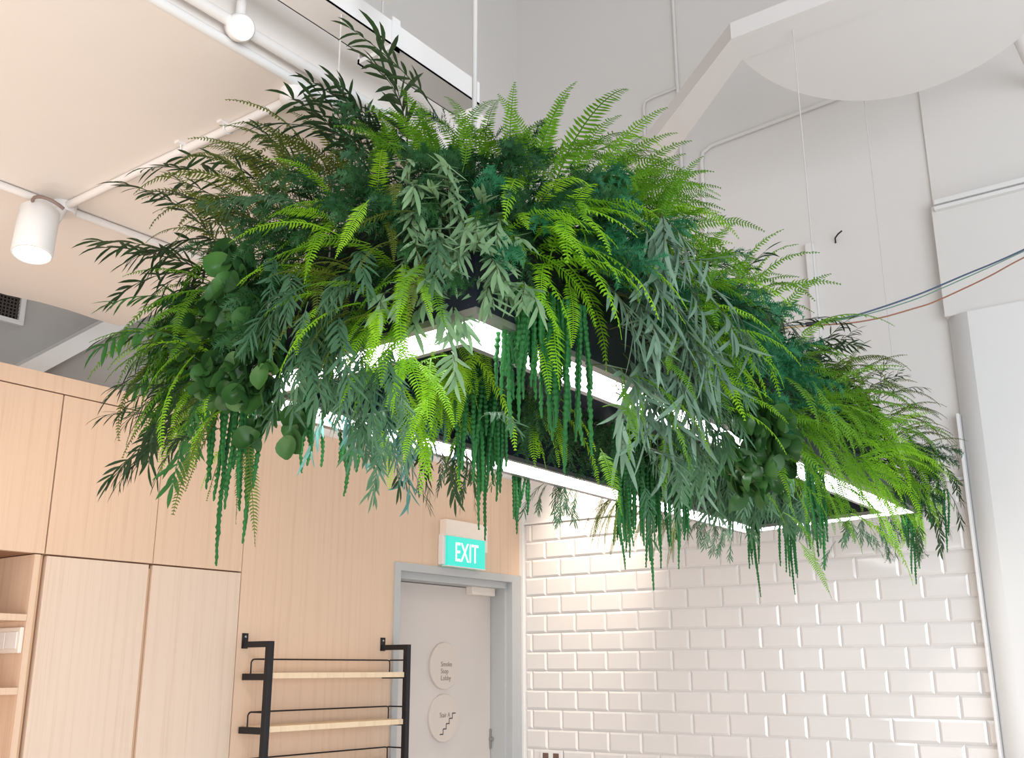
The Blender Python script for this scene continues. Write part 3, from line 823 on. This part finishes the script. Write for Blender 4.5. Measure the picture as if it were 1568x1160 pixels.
# (species, base x y z, heading, elevation, sprigs, scale, spread, strand length, label)
CLUMPS = [
('willow',1.792,-3.446,2.446,-133,27,7,1.20,0.07,0.00,'dark slender-leaved spray arching out furthest left below the ceiling track'),
('willow',1.774,-3.417,2.381,-135,12,7,1.00,0.07,0.00,'dark narrow-leaved spray reaching left, just under the highest left spray'),
('fern_olive',1.858,-3.375,2.498,-118,70,21,1.05,0.07,0.00,'olive brown fern standing upright in front of the round ceiling box'),
('fern_olive',1.812,-3.409,2.444,-131,34,18,0.95,0.07,0.00,'olive fern leaning left between the dark sprays and upright brown fern'),
('fern_olive',1.951,-3.329,2.533,-95,70,21,1.00,0.07,0.00,'olive fern with tips against the ceiling edge, left of tall dark spray'),
('willow',2.080,-3.295,2.561,-116,62,15,1.10,0.06,0.00,'dark spray of long pointed leaves fanning up left at the crown'),
('willow',2.139,-3.307,2.531,-74,88,1,1.25,0.01,0.00,'tallest dark leafy shoot, rising past the white cable tray bracket'),
('fern_mid',2.241,-3.293,2.498,-64,70,24,0.80,0.07,0.00,'light green fern at the very top of the mound, right of dark shoot'),
('fern_mid',2.304,-3.213,2.501,-29,72,15,0.85,0.07,0.00,'upright fern with one broad curled frond beside the suspension rod'),
('fern_mid',2.306,-3.101,2.546,-18,86,2,1.30,0.02,0.00,'single thin fern frond standing straight up alone above the crown'),
('fern_mid',2.305,-2.932,2.590,19,50,21,0.90,0.07,0.00,'fern arching over to the right below the slanting white beam'),
('fern_mid',2.332,-2.785,2.586,18,45,27,0.85,0.07,0.00,'bright full fern on the right shoulder under the slanting beam'),
('fern_mid',2.332,-2.883,2.597,14,25,18,0.85,0.07,0.00,'fern spilling forward below the arching fern on the right shoulder'),
('fern_lime',2.326,-2.708,2.578,21,20,18,0.85,0.07,0.00,'yellow-green fern bulging out lowest on the right shoulder'),
('fern_mid',2.362,-2.752,2.530,19,30,21,0.90,0.07,0.00,'fern with short crowded fronds left of the two wall conduits'),
('fern_mid',2.420,-2.766,2.412,13,65,15,0.70,0.07,0.00,'small fern pointing up beside the bent conduit on the wall'),
('willow',2.415,-2.575,2.426,20,30,10,0.85,0.07,0.00,'dark spray lying along the ridge, left of the pale upright fern'),
('fern_mid',2.388,-2.278,2.473,15,72,15,1.15,0.07,0.00,'pale yellow-green fern standing tall above the coloured cables'),
('willow',2.392,-1.888,2.440,17,45,10,0.80,0.07,0.00,'dark spiky spray on the ridge just under the coloured cables'),
('fern_olive',2.382,-1.613,2.446,11,60,18,0.95,0.07,0.00,'dull green fern with thin tips on the ridge near the far end'),
('willow',2.327,-1.089,2.510,11,65,8,0.70,0.07,0.00,'small dark sprig on the ridge beside the thin right suspension wire'),
('fern_olive',2.352,-0.916,2.426,27,30,21,1.05,0.07,0.00,'brownish fern whose tips stick out furthest right over the white pier'),
('plume',1.925,-3.434,2.339,-95,14,27,1.00,0.09,0.00,'dark cloud of fine feathery foliage above the round leaves at left'),
('plume',2.024,-3.412,2.406,-89,24,24,0.90,0.08,0.00,'dark feathery foliage between the upright olive ferns and striped fern'),
('willow',1.741,-3.430,2.288,-136,4,9,0.75,0.07,0.00,'thin dark spray jutting left in front of the grey recess'),
('fern_mid',1.741,-3.436,2.284,-135,7,24,0.90,0.07,0.00,'green fern draped over the left end above the soft green leaves'),
('willow_green',1.731,-3.435,2.198,-136,-8,24,0.90,0.07,0.00,'soft green leafy bunch at the left end behind the yellow-green fern'),
('willow',1.730,-3.448,2.140,-137,-8,14,1.00,0.07,0.00,'long-leaved spray hanging lowest at left in front of the wooden cupboards'),
('fern_mid',1.746,-3.409,2.248,-133,0,21,0.90,0.07,0.00,'fern with long hanging fronds just left of the round leaves'),
('fern_lime',1.746,-3.403,2.154,-134,-30,18,0.80,0.07,0.00,'yellow-green fern drooping under the left end toward the cupboard seam'),
('fern_olive',1.745,-3.414,2.094,-135,-45,12,0.95,0.07,0.00,'thin olive fern tips dangling lowest beside the left cupboard seam'),
('round',1.906,-3.475,2.231,-96,-15,27,0.95,0.06,0.00,'big bunch of round dark leaves at the left end'),
('round',1.931,-3.476,2.143,-94,-35,10,0.85,0.04,0.00,'lower bunch of round leaves hanging against the left light strip'),
('amaranth',2.053,-3.445,2.212,-88,-0,21,1.00,0.05,0.24,'green rope tassel hanging left of the grey narrow-leaved bunch'),
('fern_lime',2.094,-3.426,2.360,-121,10,21,0.85,0.07,0.00,'bright lime fern lying sideways across the left shoulder'),
('fern_olive',2.166,-3.427,2.301,-99,0,24,0.85,0.07,0.00,'olive striped fern in the middle of the near short side'),
('lance_fine',2.139,-3.438,2.206,-80,-25,33,0.95,0.09,0.00,'grey-green fine-leaved bunch hanging over the near left light strip'),
('lance_fine',2.155,-3.436,2.150,-78,-50,15,0.95,0.05,0.00,'lower grey-green fine-leaved bunch reaching the left short light strip'),
('plume',2.200,-3.386,2.402,-68,23,21,0.85,0.07,0.00,'dark feathery tuft below the olive branches at the crown'),
('plume',2.262,-3.333,2.434,-51,29,27,0.95,0.08,0.00,'dark green feathery mound directly below the topmost fern'),
('plume',2.319,-3.253,2.449,-32,30,27,0.95,0.08,0.00,'dark feathery mound below the curled frond at the crown'),
('fern_mid',2.233,-3.408,2.256,-91,-10,21,0.85,0.07,0.00,'mid-green fern left of the pale grey leaves above the front corner'),
('lance',2.314,-3.377,2.337,-48,5,26,1.00,0.06,0.00,'pale sage bunch of thick long leaves right above the front corner'),
('lance',2.328,-3.375,2.275,-46,-15,26,0.95,0.06,0.00,'lower sage leaves pointing down at the front corner of the frame'),
('fern_lime',2.249,-3.400,2.168,-72,-40,24,0.75,0.06,0.00,'glowing lime fern lying over the light strip left of the corner'),
('fern_mid',2.345,-3.280,2.368,-32,-30,5,0.75,0.03,0.00,'short single-looking fern frond hanging right of the sage leaves'),
('fern_lime',2.375,-3.192,2.398,-5,5,24,1.05,0.04,0.00,'brightest lime fern cascading over the corner of the long side'),
('fern_lime',2.399,-3.182,2.325,-3,-30,13,0.95,0.04,0.00,'lime fern fronds hanging over the green rope tassels'),
('amaranth',2.382,-3.251,2.254,-24,3,30,1.00,0.06,0.24,'dark green rope tassel hanging right of the frame corner'),
('amaranth',2.407,-3.181,2.246,-16,3,30,1.00,0.06,0.33,'long rope tassel dropping across the near end of long light strip'),
('round',2.380,-3.027,2.528,-9,-5,5,1.15,0.03,0.00,'large dark leaves in the hollow below the arching fern'),
('plume_teal',2.400,-3.070,2.411,-10,20,30,1.00,0.09,0.00,'blue-green feathery foliage right of the brightest lime fern'),
('plume_teal',2.418,-2.945,2.397,-4,17,21,0.85,0.07,0.00,'blue-green feathery foliage above the long silvery leaves'),
('lance_long',2.463,-3.008,2.309,-6,-20,27,1.00,0.10,0.00,'silver-grey bunch of long strap leaves on the near long side'),
('lance_long',2.476,-2.921,2.251,-3,-45,20,1.00,0.08,0.00,'lower silver-grey strap leaves touching the long light strip'),
('fern_mid',2.441,-2.775,2.329,13,-10,21,0.95,0.07,0.00,'dark mid-green fern right of the silvery strap leaves'),
('fern_lime',2.447,-2.671,2.272,18,0,24,0.95,0.07,0.00,'light green fern sweeping down right in the middle of long side'),
('plume_teal',2.426,-2.537,2.389,1,15,30,1.05,0.09,0.00,'blue-green feathery cloud under the pale upright fern'),
('plume_teal',2.431,-2.315,2.336,2,10,27,0.95,0.08,0.00,'blue-green feathery cloud on the far half of the long side'),
('lance_fine',2.453,-2.805,2.154,-1,-40,24,0.95,0.07,0.00,'grey fine-leaved bunch under the light green sweeping fern'),
('fern_mid',2.449,-2.909,2.138,-3,-40,21,0.70,0.07,0.00,'low fern hanging over the middle of the long light strip'),
('fern_lime',2.394,-2.807,2.159,2,-60,4,0.45,0.04,0.00,'small glowing lime fern tip below the silvery leaves at the strip'),
('fern_mid',2.441,-2.300,2.235,16,-10,27,1.00,0.07,0.00,'green fern streaming down right beyond the blue-green clouds'),
('fern_mid',2.423,-1.979,2.336,18,10,27,1.00,0.07,0.00,'green fern on the upper far part of the long side'),
('fern_mid',2.442,-2.213,2.152,11,-35,21,0.90,0.07,0.00,'low green fern hanging in front of the far light strip'),
('round',2.425,-2.496,2.124,1,-15,16,1.15,0.06,0.00,'large round leaf bunch on the long side above the light strip'),
('round',2.427,-2.314,2.125,2,-30,9,0.90,0.05,0.00,'small dark round leaves right of the larger round leaf bunch'),
('fern_mid',2.421,-1.722,2.297,18,10,27,1.05,0.07,0.00,'bushy green fern near the far end, left part'),
('fern_lime',2.423,-1.613,2.201,14,-15,30,1.00,0.07,0.00,'brightest full fern of the far end, over the end of strip'),
('fern_mid',2.407,-1.241,2.283,20,0,27,1.00,0.07,0.00,'green fern curling at the far right corner of the frame'),
('fern_mid',2.432,-1.857,2.133,7,-40,21,0.80,0.07,0.00,'low bright fern fringing the far end of the long strip'),
('plume',2.399,-1.084,2.245,23,-20,27,1.10,0.08,0.00,'dark fern-like foliage at the far right end beside the pier'),
('fern_lime',2.274,-0.526,2.246,69,-50,15,0.75,0.06,0.00,'yellow-green fern hanging below the far right corner'),
('willow',2.313,-0.525,2.268,57,-35,10,0.85,0.06,0.00,'dark thin spray hanging at the far right tip of the frame'),
('fern_lime',2.013,-3.079,2.242,92,-25,21,0.85,0.07,0.00,'glowing yellow fern hanging inside the frame behind the near strip'),
('fern_lime',2.010,-2.988,2.242,-178,-50,12,0.95,0.06,0.00,'long yellow-green fronds dangling inside, left of the rope tassel'),
('lance_teal',1.788,-2.992,2.234,2,-40,29,1.00,0.08,0.00,'blue-green curling leaves hanging inside the left end of frame'),
('lance_teal',1.778,-2.894,2.234,2,-70,20,1.00,0.07,0.00,'lower blue-green leaves falling past the far strip at left'),
('willow',1.798,-2.831,2.235,2,-60,14,0.90,0.09,0.00,'dark hanging spray inside between blue-green leaves and rope tassel'),
('fern_mid',2.071,-2.995,2.244,-178,-20,5,0.65,0.04,0.00,'small fern over the top of the inner rope tassel'),
('amaranth',2.050,-2.951,2.244,-178,-2,36,1.00,0.06,0.35,'thick rope tassel hanging inside the front corner of the frame'),
('amaranth',1.772,-2.598,2.235,2,2,1,1.00,0.01,0.33,'single long green rope ending in front of the exit sign'),
('plume',2.026,-2.767,2.243,-178,-50,18,0.90,0.08,0.00,'dark foliage inside the frame right of the thick rope tassel'),
('round',2.093,-2.776,2.246,-178,-60,1,1.20,0.03,0.00,'few round leaves hanging inside between the two rope tassels'),
('fern_lime',1.972,-2.624,2.242,2,-60,10,0.80,0.05,0.00,'yellow-green fern tip hanging inside behind the rope tassels'),
('plume',2.012,-2.363,2.245,-178,-55,30,1.10,0.10,0.00,'large dark shaggy foliage inside under the near long strip'),
('amaranth',2.014,-2.264,2.245,-178,-2,21,1.00,0.05,0.37,'rope tassel inside the frame under the silvery strap leaves'),
('amaranth',2.014,-2.162,2.245,-178,-2,27,1.00,0.05,0.45,'longest dark rope tassel, ending over the brightly lit tiles'),
('amaranth',2.059,-2.064,2.247,-178,-2,30,1.00,0.07,0.38,'wide rope tassel inside, right of the longest dark one'),
('lance_long',2.153,-2.128,2.251,-178,-50,18,1.00,0.06,0.00,'pale strap leaves curving down inside the frame under round leaves'),
('lance_fine',2.068,-1.761,2.249,-178,-65,39,1.15,0.10,0.00,'big grey-green leafy bunch hanging inside the middle of frame'),
('lance_fine',2.103,-1.594,2.251,-178,-65,33,1.10,0.09,0.00,'grey-green leafy bunch inside, right of the big middle one'),
('lance_fine',2.067,-1.265,2.251,-178,-65,24,1.00,0.08,0.00,'grey-green leafy bunch inside nearest the far corner'),
('amaranth',1.787,-0.935,2.242,2,2,14,1.00,0.04,0.38,'rope tassel hanging below the far corner of the frame'),
('amaranth',1.916,-0.894,2.247,2,2,18,1.00,0.07,0.38,'spread-out rope tassel right of the far corner of frame'),
('amaranth',2.365,-1.819,2.182,2,2,16,1.00,0.05,0.33,'thick rope tassel crossing the far end of the long strip'),
('fern_lime',2.106,-1.058,2.253,-178,-30,12,0.55,0.05,0.00,'glowing yellow fern tuft inside the far end of frame'),
('amaranth',2.257,-0.526,2.209,92,0,12,1.00,0.04,0.30,'separate rope tassel with black tips below the far right corner'),
('amaranth',2.385,-0.523,2.261,92,0,6,1.00,0.05,0.23,'short dark ropes at the extreme right end of the planting'),
('amaranth',1.798,-3.435,2.108,-88,-0,7,1.00,0.02,0.31,'long rope tassel hanging furthest left in front of the cupboards'),
('amaranth',1.860,-3.433,2.105,-88,-0,10,1.00,0.03,0.28,'rope tassel hanging second from the left in front of cupboards'),
('amaranth',1.630,-3.074,2.156,-178,-2,8,1.00,0.05,0.12,'short row of ropes under the far strip left of the blue-green leaves'),
('amaranth',1.627,-2.944,2.157,-178,-2,6,1.00,0.04,0.16,'thin dark ropes under the far strip near the blue-green leaves'),
('willow',1.614,-2.537,2.178,-178,-70,8,0.60,0.05,0.00,'brown thin-leaved sprig dangling under the far strip over the wood wall'),
('amaranth',1.606,-2.207,2.164,-178,-2,10,1.00,0.04,0.18,'short rope tassel under the far strip at the room corner'),
('lance_fine',1.600,-2.007,2.173,-178,-60,12,0.70,0.04,0.00,'small grey leaf tuft under the far strip right of room corner'),
('fern_olive',1.589,-1.611,2.174,-178,-55,15,0.75,0.06,0.00,'thin olive fern tips in front of the brightest tiles'),
('amaranth',1.588,-1.586,2.189,-178,-2,10,1.00,0.04,0.26,'thin rope fringe beside the brightest tiles'),
('fern_olive',1.580,-1.292,2.180,-178,-55,18,0.75,0.07,0.00,'yellowish fern fringe under the far strip behind the longest ropes'),
('lance_fine',1.566,-0.827,2.198,-178,-60,21,0.75,0.08,0.00,'grey leaf fringe under the far strip left of the far corner'),
('lance_fine',2.114,-0.530,2.157,92,-65,18,0.70,0.07,0.00,'grey leaf tuft under the far short strip over shiny tiles'),
]
for i, c_ in enumerate(CLUMPS):
    clump(*c_, i)

# ------------------------------------------------------------------ dense filler under the named plants
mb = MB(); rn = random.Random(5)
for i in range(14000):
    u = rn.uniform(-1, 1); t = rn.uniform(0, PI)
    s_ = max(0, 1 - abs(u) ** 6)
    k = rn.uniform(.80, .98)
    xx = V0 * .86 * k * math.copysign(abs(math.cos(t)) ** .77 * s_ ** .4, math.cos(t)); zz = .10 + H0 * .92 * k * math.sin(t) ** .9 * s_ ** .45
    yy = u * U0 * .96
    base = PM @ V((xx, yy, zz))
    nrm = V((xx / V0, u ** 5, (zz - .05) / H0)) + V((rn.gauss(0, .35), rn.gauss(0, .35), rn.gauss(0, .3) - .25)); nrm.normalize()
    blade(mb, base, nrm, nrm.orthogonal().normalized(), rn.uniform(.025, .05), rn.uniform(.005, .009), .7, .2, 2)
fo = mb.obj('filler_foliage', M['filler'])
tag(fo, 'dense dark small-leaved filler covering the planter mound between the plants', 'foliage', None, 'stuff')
